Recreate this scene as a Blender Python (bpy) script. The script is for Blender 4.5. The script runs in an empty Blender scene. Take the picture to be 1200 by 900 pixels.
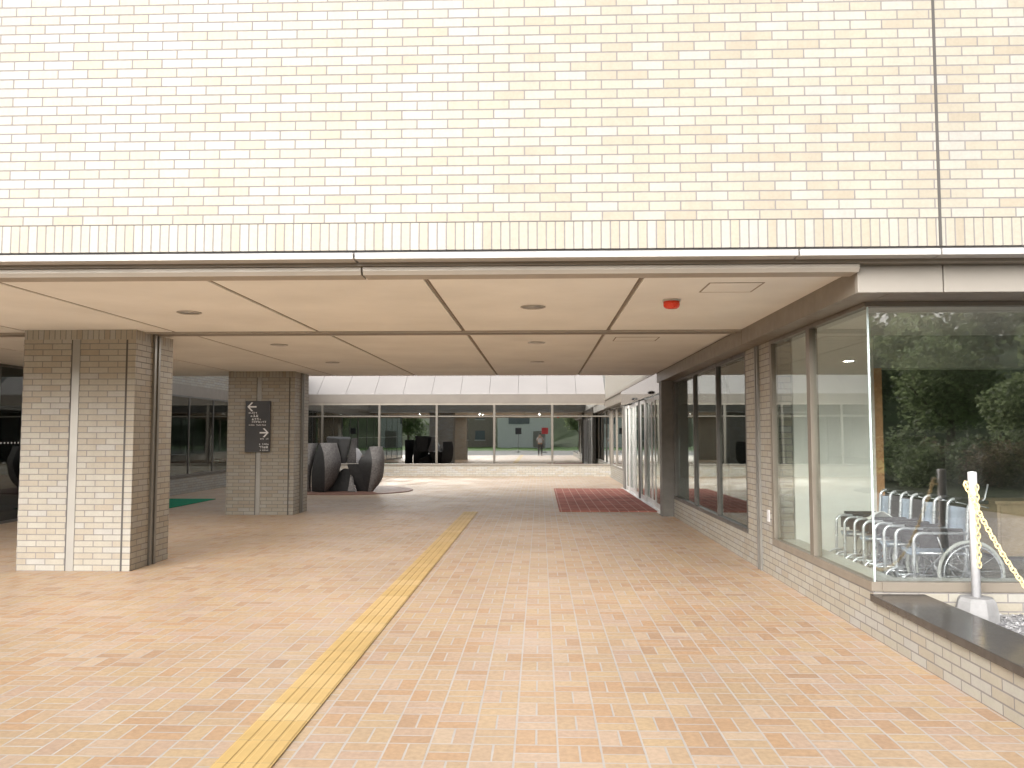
import bpy, bmesh, math, random
from mathutils import Vector, Matrix
R = math.radians
rnd = random.Random(7)
scn = bpy.context.scene
COL = scn.collection

# ------------------------------------------------------------------ render / view
scn.render.engine = 'CYCLES'
scn.view_settings.view_transform = 'Standard'
scn.view_settings.look = 'None'
scn.view_settings.gamma = 1
scn.view_settings.exposure = 1.47
scn.cycles.max_bounces = 14
scn.cycles.diffuse_bounces = 9
scn.cycles.glossy_bounces = 5
scn.cycles.transparent_max_bounces = 24
scn.cycles.use_denoising = True
scn.cycles.caustics_reflective = False
scn.cycles.caustics_refractive = False

# ------------------------------------------------------------------ node helpers
def new_mat(name):
    m = bpy.data.materials.new(name); m.use_nodes = True
    nt = m.node_tree; nt.nodes.clear()
    out = nt.nodes.new('ShaderNodeOutputMaterial')
    return m, nt, out
def lk(nt, a, b): nt.links.new(a, b)
def mth(nt, op, a, b=None, c=None):
    n = nt.nodes.new('ShaderNodeMath'); n.operation = op
    for i, v in enumerate((a, b, c)):
        if v is None: continue
        if isinstance(v, (int, float)): n.inputs[i].default_value = v
        else: lk(nt, v, n.inputs[i])
    return n.outputs[0]
def mixc(nt, f, a, b, mode='MIX'):
    n = nt.nodes.new('ShaderNodeMix'); n.data_type = 'RGBA'; n.blend_type = mode
    for s, v in ((0, f), (6, a), (7, b)):
        if isinstance(v, (int, float)): n.inputs[s].default_value = v
        elif isinstance(v, tuple): n.inputs[s].default_value = (*v, 1) if len(v) == 3 else v
        else: lk(nt, v, n.inputs[s])
    return n.outputs[2]
def noise(nt, vec, scale, detail=4, rough=.55):
    n = nt.nodes.new('ShaderNodeTexNoise'); n.inputs['Scale'].default_value = scale
    n.inputs['Detail'].default_value = detail; n.inputs['Roughness'].default_value = rough
    if vec is not None: lk(nt, vec, n.inputs['Vector'])
    return n.outputs['Fac']
def maprange(nt, v, a, b, c, d):
    n = nt.nodes.new('ShaderNodeMapRange')
    lk(nt, v, n.inputs[0])
    for i, x in enumerate((a, b, c, d)): n.inputs[i+1].default_value = x
    return n.outputs[0]
def ramp(nt, v, stops):
    n = nt.nodes.new('ShaderNodeValToRGB'); lk(nt, v, n.inputs[0])
    e = n.color_ramp.elements
    while len(e) < len(stops): e.new(.5)
    for el, (p, c) in zip(e, stops): el.position = p; el.color = (*c, 1)
    return n.outputs[0]
def bsdf(nt, out, col, rough=.6, metal=0, spec=.5, normal=None):
    b = nt.nodes.new('ShaderNodeBsdfPrincipled')
    for k, v in (('Base Color', col), ('Roughness', rough), ('Metallic', metal), ('Specular IOR Level', spec)):
        if isinstance(v, (int, float)): b.inputs[k].default_value = v
        elif isinstance(v, tuple): b.inputs[k].default_value = (*v, 1)
        else: lk(nt, v, b.inputs[k])
    if normal is not None: lk(nt, normal, b.inputs['Normal'])
    lk(nt, b.outputs[0], out.inputs[0]); return b
def bump(nt, h, strength=.3, dist=.004):
    n = nt.nodes.new('ShaderNodeBump'); n.inputs['Strength'].default_value = strength
    n.inputs['Distance'].default_value = dist; lk(nt, h, n.inputs['Height']); return n.outputs[0]
def geo_pos(nt):
    g = nt.nodes.new('ShaderNodeNewGeometry'); return g
def sep(nt, v):
    n = nt.nodes.new('ShaderNodeSeparateXYZ'); lk(nt, v, n.inputs[0]); return n.outputs
def comb(nt, x, y, z=0):
    n = nt.nodes.new('ShaderNodeCombineXYZ')
    for i, v in enumerate((x, y, z)):
        if isinstance(v, (int, float)): n.inputs[i].default_value = v
        else: lk(nt, v, n.inputs[i])
    return n.outputs[0]
def white(nt, vec):
    n = nt.nodes.new('ShaderNodeTexWhiteNoise'); n.noise_dimensions = '3D'; lk(nt, vec, n.inputs['Vector']); return n.outputs

def plain(name, col, rough=.55, metal=0, spec=.5, var=.12, scale=3.0, bmp=0.0, bscale=60):
    """one painted / cast surface with gentle blotches of wear"""
    m, nt, out = new_mat(name)
    g = geo_pos(nt)
    f = noise(nt, g.outputs['Position'], scale, 5)
    k = maprange(nt, f, .3, .7, 1-var, 1+var)
    c = mixc(nt, 1.0, col, comb(nt, k, k, k), 'MULTIPLY')
    r = maprange(nt, noise(nt, g.outputs['Position'], scale*2.3, 3), .3, .7, max(.02, rough-.06), min(1, rough+.06))
    nrm = bump(nt, noise(nt, g.outputs['Position'], bscale, 3), bmp, .004) if bmp else None
    bsdf(nt, out, c, r, metal, spec, nrm); return m

def brick_mat(name, soldier=False, pw=.2353, ph=.0727, joint=.0105, u0=0.0, v0=0.0, warm=1.0, stops=None):
    """wall tile in running bond; u runs along the wall, v is height; soldier stands the tiles on end"""
    m, nt, out = new_mat(name)
    g = geo_pos(nt); P = sep(nt, g.outputs['Position']); N = sep(nt, g.outputs['True Normal'])
    side = mth(nt, 'GREATER_THAN', mth(nt, 'ABSOLUTE', N[0]), .5)
    u = mth(nt, 'ADD', mth(nt, 'MULTIPLY', P[0], mth(nt, 'SUBTRACT', 1, side)), mth(nt, 'MULTIPLY', P[1], side))
    u = mth(nt, 'ADD', u, 100 + u0); v = mth(nt, 'ADD', P[2], 20*ph - v0)
    if soldier:
        U = mth(nt, 'DIVIDE', u, .0690); cu = mth(nt, 'FLOOR', U); fu = mth(nt, 'FRACT', U)
        du = mth(nt, 'MULTIPLY', mth(nt, 'MINIMUM', fu, mth(nt, 'SUBTRACT', 1, fu)), .0690)
        d = du; idv = comb(nt, cu, 3.0, side)
        joint = .0095
    else:
        V = mth(nt, 'DIVIDE', v, ph); row = mth(nt, 'FLOOR', V); fv = mth(nt, 'FRACT', V)
        off = mth(nt, 'MULTIPLY', mth(nt, 'MODULO', row, 2), .5)
        U = mth(nt, 'ADD', mth(nt, 'DIVIDE', u, pw), off); cu = mth(nt, 'FLOOR', U); fu = mth(nt, 'FRACT', U)
        du = mth(nt, 'MULTIPLY', mth(nt, 'MINIMUM', fu, mth(nt, 'SUBTRACT', 1, fu)), pw)
        dv = mth(nt, 'MULTIPLY', mth(nt, 'MINIMUM', fv, mth(nt, 'SUBTRACT', 1, fv)), ph)
        d = mth(nt, 'MINIMUM', du, dv); idv = comb(nt, cu, row, side)
    mort = maprange(nt, d, joint*.5-.0012, joint*.5+.0012, 1, 0)
    w = white(nt, idv)
    st = stops or [(0, (.335, .298, .24)), (.2, (.35, .322, .266)), (.5, (.36, .340, .290)), (.8, (.378, .364, .322)), (1, (.36, .352, .332))]
    tile = ramp(nt, w[0], st)
    fine = maprange(nt, noise(nt, g.outputs['Position'], 45, 4), .3, .7, .95, 1.04)
    big = maprange(nt, noise(nt, g.outputs['Position'], .9, 5), .3, .7, .95, 1.03)
    mp = nt.nodes.new('ShaderNodeMapping'); mp.inputs['Scale'].default_value = (3.2, 3.2, .22); lk(nt, g.outputs['Position'], mp.inputs['Vector'])
    streak = maprange(nt, noise(nt, mp.outputs[0], 1.6, 6, .62), .32, .66, .93, 1.02)
    k = mth(nt, 'MULTIPLY', mth(nt, 'MULTIPLY', fine, big), streak)
    tile = mixc(nt, 1.0, tile, comb(nt, k, k, k), 'MULTIPLY')
    mo = mixc(nt, noise(nt, g.outputs['Position'], 25, 3), (.175, .162, .163), (.245, .23, .23))
    col = mixc(nt, mort, tile, mo)
    h = mth(nt, 'ADD', mth(nt, 'SUBTRACT', 1, mort), mth(nt, 'MULTIPLY', noise(nt, g.outputs['Position'], 90, 2), .15))
    rough = maprange(nt, mort, 0, 1, .48, .9)
    bsdf(nt, out, col, rough, 0, .30, bump(nt, h, .5, .003)); return m

def paver_mat(name):
    """basket-weave clay pavers: square cells holding two tiles, turned a quarter from cell to cell"""
    m, nt, out = new_mat(name)
    g = geo_pos(nt); P = sep(nt, g.outputs['Position'])
    S = .226
    U = mth(nt, 'DIVIDE', mth(nt, 'ADD', P[0], 100.03), S); V = mth(nt, 'DIVIDE', mth(nt, 'ADD', P[1], 100), S)
    i = mth(nt, 'FLOOR', U); j = mth(nt, 'FLOOR', V); fu = mth(nt, 'FRACT', U); fv = mth(nt, 'FRACT', V)
    par = mth(nt, 'MODULO', mth(nt, 'ADD', i, j), 2)
    inv = mth(nt, 'SUBTRACT', 1, par)
    a = mth(nt, 'ADD', mth(nt, 'MULTIPLY', fu, inv), mth(nt, 'MULTIPLY', fv, par))
    b = mth(nt, 'ADD', mth(nt, 'MULTIPLY', fv, inv), mth(nt, 'MULTIPLY', fu, par))
    a2 = mth(nt, 'MULTIPLY', a, 2); half = mth(nt, 'FLOOR', a2); fa = mth(nt, 'FRACT', a2)
    da = mth(nt, 'MULTIPLY', mth(nt, 'MINIMUM', fa, mth(nt, 'SUBTRACT', 1, fa)), S*.5)
    db = mth(nt, 'MULTIPLY', mth(nt, 'MINIMUM', b, mth(nt, 'SUBTRACT', 1, b)), S)
    d = mth(nt, 'MINIMUM', da, db)
    wob = maprange(nt, noise(nt, g.outputs['Position'], 6, 3), .3, .7, .0034, .0062)
    mort = mth(nt, 'SUBTRACT', 1, mth(nt, 'SMOOTH_MIN', 1.0, mth(nt, 'MULTIPLY', mth(nt, 'MAXIMUM', mth(nt, 'SUBTRACT', d, wob), 0), 700), .05))
    mort = mth(nt, 'MAXIMUM', mort, 0)
    w = white(nt, comb(nt, i, j, half))
    tile = ramp(nt, w[0], [(0, (.40, .27, .18)), (.14, (.455, .30, .185)), (.36, (.45, .33, .22)), (.6, (.475, .35, .22)), (.82, (.45, .325, .245)), (1, (.50, .385, .28))])
    big = maprange(nt, noise(nt, g.outputs['Position'], .35, 6, .62), .3, .7, .86, 1.10)
    fine = maprange(nt, noise(nt, g.outputs['Position'], 30, 5), .3, .7, .88, 1.10)
    k = mth(nt, 'MULTIPLY', big, fine)
    tile = mixc(nt, 1.0, tile, comb(nt, k, k, k), 'MULTIPLY')
    vs_ = nt.nodes.new('ShaderNodeTexVoronoi'); vs_.inputs['Scale'].default_value = 1.7; lk(nt, comb(nt, P[0], P[1]), vs_.inputs['Vector'])
    rad = maprange(nt, sep(nt, vs_.outputs['Color'])[0], .84, 1, 0, .022)
    spot = mth(nt, 'LESS_THAN', vs_.outputs['Distance'], rad)
    tile = mixc(nt, mth(nt, 'MULTIPLY', spot, .55), tile, (.16, .13, .11))
    mo = mixc(nt, noise(nt, g.outputs['Position'], 2.2, 5), (.32, .32, .325), (.53, .525, .52))
    col = mixc(nt, mth(nt, 'MULTIPLY', mort, .8), tile, mo)
    h = mth(nt, 'SUBTRACT', mth(nt, 'MULTIPLY', noise(nt, g.outputs['Position'], 50, 3), .3), mort)
    rough = maprange(nt, noise(nt, g.outputs['Position'], 1.3, 5), .3, .7, .42, .62)
    bsdf(nt, out, col, rough, 0, .4, bump(nt, h, .35, .002)); return m

def glass_mat(name, tint, base, gloss=(.92, .95, .93)):
    m, nt, out = new_mat(name)
    lw = nt.nodes.new('ShaderNodeLayerWeight'); lw.inputs['Blend'].default_value = .5
    f = mth(nt, 'POWER', lw.outputs['Facing'], 4.6)
    f = mth(nt, 'ADD', mth(nt, 'MULTIPLY', f, .95-base), base)
    t = nt.nodes.new('ShaderNodeBsdfTransparent'); t.inputs[0].default_value = (*tint, 1)
    gl = nt.nodes.new('ShaderNodeBsdfGlossy'); gl.inputs['Roughness'].default_value = .012; gl.inputs[0].default_value = (*gloss, 1)
    g = geo_pos(nt)
    lk(nt, bump(nt, noise(nt, g.outputs['Position'], 1.1, 1), .05, .01), gl.inputs['Normal'])
    mx = nt.nodes.new('ShaderNodeMixShader'); lk(nt, f, mx.inputs[0]); lk(nt, t.outputs[0], mx.inputs[1]); lk(nt, gl.outputs[0], mx.inputs[2])
    lk(nt, mx.outputs[0], out.inputs[0]); return m

def leaf_mat(name, c1, c2, rough=.55):
    m, nt, out = new_mat(name)
    g = geo_pos(nt)
    f = noise(nt, g.outputs['Position'], .55, 4)
    wn = white(nt, g.outputs['Position'])
    rpi = g.outputs['Random Per Island']
    c = mixc(nt, maprange(nt, f, .35, .65, 0, 1), c1, c2)
    k = maprange(nt, rpi, 0, 1, .6, 1.35)
    c = mixc(nt, 1.0, c, comb(nt, k, k, k), 'MULTIPLY')
    b = bsdf(nt, out, c, rough, 0, .3)
    tr = nt.nodes.new('ShaderNodeBsdfTranslucent'); lk(nt, c, tr.inputs[0])
    mx = nt.nodes.new('ShaderNodeMixShader'); mx.inputs[0].default_value = .55
    lk(nt, b.outputs[0], mx.inputs[1]); lk(nt, tr.outputs[0], mx.inputs[2]); lk(nt, mx.outputs[0], out.inputs[0]); return m

# ------------------------------------------------------------------ materials
M = {}
M['brick'] = brick_mat('cream wall tile', v0=3.255 % .0727)
M['brick_low'] = brick_mat('cream wall tile low')
M['soldier'] = brick_mat('cream soldier tile', soldier=True)
M['soldier_p'] = brick_mat('cream soldier tile pillar', soldier=True, u0=.02)
M['paver'] = paver_mat('clay pavers')
M['flash'] = plain('pale flashing', (.46, .455, .45), .4, .0, .5, .05)
M['rim'] = plain('beige soffit rim', (.40, .37, .33), .45, 0, .5, .05)
M['panel'] = plain('beige fascia metal', (.275, .255, .23), .42, 0, .5, .05)
M['beam'] = plain('brown grey beam', (.205, .18, .15), .4, .0, .5, .08)
M['darkline'] = plain('dark sealant', (.075, .07, .068), .7)
M['grout'] = plain('grey sealant', (.13, .125, .13), .8)
M['ceil'] = plain('pale ceiling paint', (.86, .875, .865), .7, 0, .3, .07, .9, .15, 2.5)
M['ceil_rear'] = M['ceil']
M['seam'] = plain('ceiling seam', (.31, .275, .235), .8)
M['alu'] = plain('aluminium', (.74, .73, .71), .35, .15, .5, .06)
M['alu_dark'] = plain('dark bronze frame', (.11, .105, .098), .38, .3, .5, .08)
M['frame'] = plain('grey brown window frame', (.19, .168, .14), .4, .2, .5, .06)
M['sillm'] = plain('brown grey sill', (.235, .205, .17), .42, .1, .5, .06)
M['backbeam'] = plain('brown metal beam', (.125, .108, .092), .45, 0, .4, .08)
M['mull'] = plain('brown mullion', (.10, .088, .072), .45, .1, .5, .06)
M['tan'] = plain('pale tan veneer', (.40, .30, .19), .5, 0, .4, .15, 6)
M['stripm'] = plain('pale metal strip', (.29, .28, .26), .35, .3, .5, .05)
M['steel'] = plain('shutter rail steel', (.24, .235, .22), .4, .4, .5, .08)
M['post'] = plain('grey post paint', (.165, .16, .148), .5, .0, .4, .14, 5)
M['head'] = plain('polished door header', (.42, .40, .375), .10, .85, .5, .04)
M['glass'] = glass_mat('tinted window glass', (.70, .76, .73), .20)
M['glass_back'] = glass_mat('grey window glass', (.55, .60, .58), .55, (.95, .95, .95))
M['glass_clear'] = glass_mat('clear display glass', (.95, .965, .96), .21, (.97, .95, .95))
M['glass_side'] = glass_mat('clear display side glass', (.94, .97, .955), .07)
M['glass_dark'] = glass_mat('dark tinted glass', (.38, .40, .39), .07)
M['glass_edge'] = plain('pale green glass edge', (.62, .75, .78), .2)
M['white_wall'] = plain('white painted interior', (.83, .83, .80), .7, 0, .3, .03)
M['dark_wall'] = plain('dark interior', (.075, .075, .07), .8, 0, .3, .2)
M['mid_wall'] = plain('grey interior', (.42, .43, .40), .8, 0, .3, .15)
M['int_floor'] = plain('grey vinyl floor', (.22, .23, .22), .4, 0, .4, .1)
M['ledge'] = plain('pale ledge', (.66, .69, .66), .45, 0, .4, .04)
M['wood'] = plain('tan wood', (.50, .27, .13), .5, 0, .4, .15, 6)
M['cop'] = plain('dark stone coping', (.06, .053, .048), .2, 0, .5, .2, 14, .02, 80)
M['coping_edge'] = M['cop']
M['conc'] = plain('concrete', (.27, .27, .275), .85, 0, .3, .15, 9, .3, 90)
M['whitep'] = plain('white pipe paint', (.60, .605, .63), .4, 0, .5, .12, 9)
M['yellow_chain'] = plain('yellow plastic chain', (.80, .66, .36), .4, 0, .5, .10, 12)
M['red'] = plain('red lamp plastic', (.80, .055, .02), .25, 0, .5, .06)
M['lampwhite'] = plain('lamp reflector', (.66, .65, .63), .35, .2, .5, .05)
M['lamprim'] = plain('lamp rim', (.48, .46, .43), .4)
M['signb'] = plain('charcoal sign panel', (.045, .045, .05), .35, 0, .5, .1)
M['signw'] = plain('white lettering', (.82, .83, .85), .5)
M['signg'] = plain('grey lettering', (.40, .41, .42), .5)
M['stone'] = plain('rough granite', (.15, .14, .134), .8, 0, .35, .35, 22, .9, 26)
M['stone_p'] = plain('dark granite face', (.018, .0175, .0175), .6, 0, .4, .25, 16, .1, 60)
M['stone_l'] = plain('polished facet with painted sky reflection', (.52, .51, .53), .2, 0, .5, .08)  # pale colour stands in for sky mirrored in the polished stone
M['disc'] = plain('brown slab', (.21, .115, .085), .55, 0, .4, .15, 4)
M['tube'] = plain('silver wheelchair tube', (.70, .73, .78), .28, .55, .5, .05)
M['fabric'] = plain('blue grey fabric', (.40, .49, .62), .85, 0, .2, .12, 14, .2, 200)
M['blackv'] = plain('black vinyl', (.025, .025, .028), .5)
M['tyre'] = plain('pale grey tyre', (.52, .54, .52), .7)
M['cloth'] = plain('white cloth', (.84, .85, .86), .8)
M['green_mat'] = plain('green mat', (.02, .23, .12), .9, 0, .2, .15, 8, .5, 200)
M['asph'] = plain('worn drive', (.20, .198, .19), .85, 0, .3, .15, 2, .4, 120)
M['kerb'] = plain('kerb stone', (.42, .41, .39), .8, 0, .3, .12, 4)
M['grass'] = plain('grass', (.10, .19, .045), .9, 0, .2, .3, 1.5, .5, 40)
M['bedm'] = plain('dark planted soil', (.045, .055, .028), .95, 0, .1, .4, 2.5, .8, 20)
M['hillm'] = plain('wooded slope soil', (.05, .075, .03), .9, 0, .2, .3, .3)
M['bark'] = plain('bark', (.10, .08, .06), .9, 0, .2, .25, 8, .6, 30)
M['leaf_a'] = leaf_mat('mid green leaves', (.10, .135, .065), (.145, .185, .095))
M['leaf_b'] = leaf_mat('pale green leaves', (.17, .215, .115), (.23, .275, .145))
M['leaf_c'] = leaf_mat('dark green leaves', (.06, .08, .05), (.095, .115, .07))
M['leaf_d'] = leaf_mat('pinkish shrub leaves', (.10, .12, .05), (.20, .16, .11))
M['bwhite'] = plain('white render', (.78, .79, .78), .8, 0, .3, .04)
M['bbrown'] = plain('brown render', (.34, .29, .25), .8, 0, .3, .08)
M['roofm'] = plain('grey sheet roof', (.23, .23, .24), .6)
M['bglass'] = plain('blue grey window', (.14, .17, .19), .15)
M['slope'] = plain('pale sheet fascia', (.265, .25, .245), .5, 0, .4, .05, .6)
M['curtain'] = plain('black curtain', (.018, .018, .018), .9)
M['skin'] = plain('skin', (.50, .32, .23), .55, 0, .4, .05)
M['shirt'] = plain('pale blue shirt', (.62, .68, .76), .85, 0, .2, .06)
M['trouser'] = plain('grey trousers', (.13, .13, .14), .9, 0, .2, .1)
M['hair'] = plain('black hair', (.02, .017, .015), .6)
M['carw'] = plain('silver car paint', (.60, .61, .62), .2, .3, .5, .02)
M['road_paint'] = plain('white road paint', (.72, .72, .70), .8)
M['sign_red'] = plain('red sign', (.62, .06, .06), .5)

def tactile_mat():
    m, nt, out = new_mat('yellow tactile tile')
    g = geo_pos(nt); P = sep(nt, g.outputs['Position'])
    V = mth(nt, 'FRACT', mth(nt, 'DIVIDE', mth(nt, 'ADD', P[1], 100), .3))
    j = mth(nt, 'LESS_THAN', mth(nt, 'MINIMUM', V, mth(nt, 'SUBTRACT', 1, V)), .012)
    w = white(nt, comb(nt, mth(nt, 'FLOOR', mth(nt, 'DIVIDE', mth(nt, 'ADD', P[1], 100), .3)), 1, 2))
    c = ramp(nt, w[0], [(0, (.50, .345, .135)), (.5, (.54, .375, .155)), (1, (.57, .41, .19))])
    k = maprange(nt, noise(nt, g.outputs['Position'], 7, 6), .3, .7, .92, 1.06)
    c = mixc(nt, 1.0, c, comb(nt, k, k, k), 'MULTIPLY')
    c = mixc(nt, mth(nt, 'MULTIPLY', j, .6), c, (.30, .24, .14))
    bsdf(nt, out, c, .6, 0, .4); return m
M['tactile'] = tactile_mat()

def redmat_mat():
    m, nt, out = new_mat('red entrance mat')
    g = geo_pos(nt); P = sep(nt, g.outputs['Position'])
    S = .205
    def line(v, s, wd):
        f = mth(nt, 'FRACT', mth(nt, 'DIVIDE', mth(nt, 'ADD', v, 100), s))
        return mth(nt, 'LESS_THAN', mth(nt, 'MINIMUM', f, mth(nt, 'SUBTRACT', 1, f)), wd)
    l = mth(nt, 'MAXIMUM', line(P[0], S, .05), line(P[1], 1.23, .012))
    k = maprange(nt, noise(nt, g.outputs['Position'], 1.6, 6), .3, .7, .7, 1.25)
    c = mixc(nt, noise(nt, g.outputs['Position'], 90, 2), (.33, .125, .10), (.50, .225, .18))
    c = mixc(nt, 1.0, c, comb(nt, k, k, k), 'MULTIPLY')
    c = mixc(nt, mth(nt, 'MULTIPLY', l, .65), c, (.62, .44, .37))
    bsdf(nt, out, c, .95, 0, .15, bump(nt, noise(nt, g.outputs['Position'], 160, 2), .6, .006)); return m
M['redmat'] = redmat_mat()

def gravel_mat():
    m, nt, out = new_mat('grey gravel')
    g = geo_pos(nt)
    v = nt.nodes.new('ShaderNodeTexVoronoi'); v.inputs['Scale'].default_value = 42; lk(nt, g.outputs['Position'], v.inputs['Vector'])
    c = ramp(nt, sep(nt, v.outputs['Color'])[0], [(0, (.18, .18, .19)), (.5, (.33, .33, .345)), (1, (.54, .54, .56))])
    bsdf(nt, out, c, .85, 0, .3, bump(nt, mth(nt, 'SUBTRACT', 1, v.outputs['Distance']), 1.0, .02)); return m
M['gravel'] = gravel_mat()

# ------------------------------------------------------------------ mesh builder
class MB:
    def __init__(s): s.v = []; s.f = []; s.mi = []; s.sm = []
    def add(s, vs, fs, mi=0, smooth=False):
        o = len(s.v); s.v += [tuple(v) for v in vs]
        for f in fs: s.f.append(tuple(i+o for i in f)); s.mi.append(mi); s.sm.append(smooth)
        return s
    def box(s, x0, x1, y0, y1, z0, z1, mi=0, bev=0.0):
        if bev <= 0:
            vs = [(x, y, z) for z in (z0, z1) for y in (y0, y1) for x in (x0, x1)]
            return s.add(vs, [(0, 2, 3, 1), (4, 5, 7, 6), (0, 1, 5, 4), (2, 6, 7, 3), (0, 4, 6, 2), (1, 3, 7, 5)], mi)
        bm = bmesh.new(); bmesh.ops.create_cube(bm, size=1)
        for v in bm.verts: v.co = Vector(((x0+x1)/2+v.co.x*(x1-x0), (y0+y1)/2+v.co.y*(y1-y0), (z0+z1)/2+v.co.z*(z1-z0)))
        bmesh.ops.bevel(bm, geom=bm.edges[:], offset=bev, segments=2, affect='EDGES', profile=.6)
        s.addbm(bm, mi); return s
    def addbm(s, bm, mi=0, smooth=False):
        bm.verts.index_update()
        s.add([v.co for v in bm.verts], [[v.index for v in f.verts] for f in bm.faces], mi, smooth); bm.free(); return s
    def prism(s, poly, axis, a0, a1, mi=0):
        """poly = closed 2D outline; axis 0: (y,z) along x, 1: (x,z) along y, 2: (x,y) along z"""
        n = len(poly)
        def P(p, a): return (a, p[0], p[1]) if axis == 0 else ((p[0], a, p[1]) if axis == 1 else (p[0], p[1], a))
        vs = [P(p, a0) for p in poly] + [P(p, a1) for p in poly]
        fs = [tuple(range(n))[::-1], tuple(range(n, 2*n))] + [(i, (i+1) % n, n+(i+1) % n, n+i) for i in range(n)]
        return s.add(vs, fs, mi)
    def tube(s, pts, r, n=8, mi=0, closed=False, smooth=True):
        pts = [Vector(p) for p in pts]; N = len(pts); rs = r if isinstance(r, (list, tuple)) else [r]*N
        vs = []; prev = None
        for i, p in enumerate(pts):
            if closed: t = pts[(i+1) % N]-pts[i-1]
            else: t = pts[min(i+1, N-1)]-pts[max(i-1, 0)]
            t.normalize()
            if prev is None:
                a = Vector((0, 0, 1)) if abs(t.z) < .9 else Vector((1, 0, 0))
                u = t.cross(a).normalized()
            else:
                u = (prev-t*prev.dot(t))
                u = u.normalized() if u.length > 1e-6 else t.orthogonal().normalized()
            prev = u; w = t.cross(u)
            for k in range(n):
                an = 2*math.pi*k/n; vs.append(p+(u*math.cos(an)+w*math.sin(an))*rs[i])
        fs = []
        for i in range(N if closed else N-1):
            j = (i+1) % N
            for k in range(n): fs.append((i*n+k, i*n+(k+1) % n, j*n+(k+1) % n, j*n+k))
        if not closed: fs += [tuple(range(n))[::-1], tuple(range((N-1)*n, N*n))]
        return s.add(vs, fs, mi, smooth)
    def cyl(s, p0, p1, r, n=16, mi=0): return s.tube([p0, p1], r, n, mi, smooth=False)
    def lathe(s, c, prof, n=32, mi=0, axis='z', smooth=True):
        vs = []; 
        for (r, h) in prof:
            for k in range(n):
                a = 2*math.pi*k/n; x, y = r*math.cos(a), r*math.sin(a)
                vs.append((c[0]+x, c[1]+y, c[2]+h) if axis == 'z' else (c[0]+x, c[1]+h, c[2]+y))
        fs = [(i*n+k, i*n+(k+1) % n, (i+1)*n+(k+1) % n, (i+1)*n+k) for i in range(len(prof)-1) for k in range(n)]
        fs += [tuple(range(n))[::-1], tuple(range((len(prof)-1)*n, len(prof)*n))]
        return s.add(vs, fs, mi, smooth)
    def build(s, name, mats, parent=None, base=None):
        """verts are world coordinates; the object's own frame is its parent's (or base)"""
        o_ = Vector((0, 0, 0))
        p = parent
        while p is not None: o_ = o_+p.location; p = p.parent
        loc = Vector(base) if base is not None else Vector((0, 0, 0))
        if base is not None and parent is not None: loc = Vector(base)-o_
        org = o_+loc if parent is not None else loc
        me = bpy.data.meshes.new(name)
        me.from_pydata([tuple(Vector(v)-org) for v in s.v], [], s.f); me.update()
        if not isinstance(mats, (list, tuple)): mats = [mats]
        for m in mats: me.materials.append(m)
        me.polygons.foreach_set('material_index', s.mi); me.polygons.foreach_set('use_smooth', s.sm)
        bm = bmesh.new(); bm.from_mesh(me); bmesh.ops.recalc_face_normals(bm, faces=bm.faces); bm.to_mesh(me); bm.free()
        ob = bpy.data.objects.new(name, me); COL.objects.link(ob); ob.location = loc
        if parent is not None: ob.parent = parent
        return ob
def B(*a, **k): return MB().box(*a, **k)
def tag(o, label=None, cat=None, group=None, kind=None):
    if label: o['label'] = label
    if cat: o['category'] = cat
    if group: o['group'] = group
    if kind: o['kind'] = kind
    return o
def thing(name, label, cat, loc=(0, 0, 0), group=None):
    o = bpy.data.objects.new(name, None); COL.objects.link(o); o.location = loc; o.empty_display_size = .2
    return tag(o, label, cat, group)
def kids(o): return [c for c in bpy.data.objects if c.parent == o]
def copy_tree(o, parent=None):
    c = o.copy(); COL.objects.link(c); c.parent = parent
    for ch in kids(o): copy_tree(ch, c)
    return c

# ================================================================== GROUND
tag(MB().add([(-600, -600, -.02), (600, -600, -.02), (600, 600, -.02), (-600, 600, -.02)], [(0, 1, 2, 3)]).build('ground', M['asph']), kind='structure')
tag(B(-11.5, 2.75, -1.2, 33, -.018, 0).build('pavement', M['paver']), kind='structure')
tag(B(-16, 9, -1.5, -1.2, -.018, .0).build('kerb', M['kerb']), kind='structure')
tag(MB().add([(-300, -300, -.012), (300, -300, -.012), (300, -22, -.012), (-300, -22, -.012)], [(0, 1, 2, 3)]).build('lawn', M['grass']), kind='structure')
tag(B(9.8, 60, -21.9, 6.0, -.017, .012).build('ground_cover_bed', M['bedm']), kind='structure')
tag(MB().lathe((-5.68, 24.0, 0), [(1.9, .002), (1.9, .02), (1.87, .024)], 64).build('disc_paving', M['disc']), kind='structure')

# yellow tactile strip: base sheet with four raised bars
ts = MB(); x0, x1 = -1.585, -1.285
ts = thing('tactile_strip', 'narrow yellow ribbed guiding strip running straight along the tile pavement', 'tactile paving', (-1.435, 1, 0))
B(-1.63, -1.33, -1.2, 17.4, .002, .008).build('base_tile', M['tactile'], ts)
for k in range(4):
    xa = -1.63+.075*k+.007
    MB().prism([(xa, .0082), (xa+.061, .0082), (xa+.056, .0118), (xa+.005, .0118)], 1, -1.2, 17.4).build('raised_bar', M['tactile'], ts)

# mats
mt = thing('entrance_mat', 'large dark red mat lying before the automatic doors', 'mat', (1.47, 21, 0))
B(.41, 2.50, 17.5, 24.9, .002, .022, bev=.004).build('mat_pile', M['redmat'], mt)
gm = B(-9.85, -8.3, 17.7, 20.6, .002, .020, bev=.004).build('entrance_mat', M['green_mat'])
tag(gm, 'green mat lying by the dark glazing on the far left', 'mat')

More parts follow.
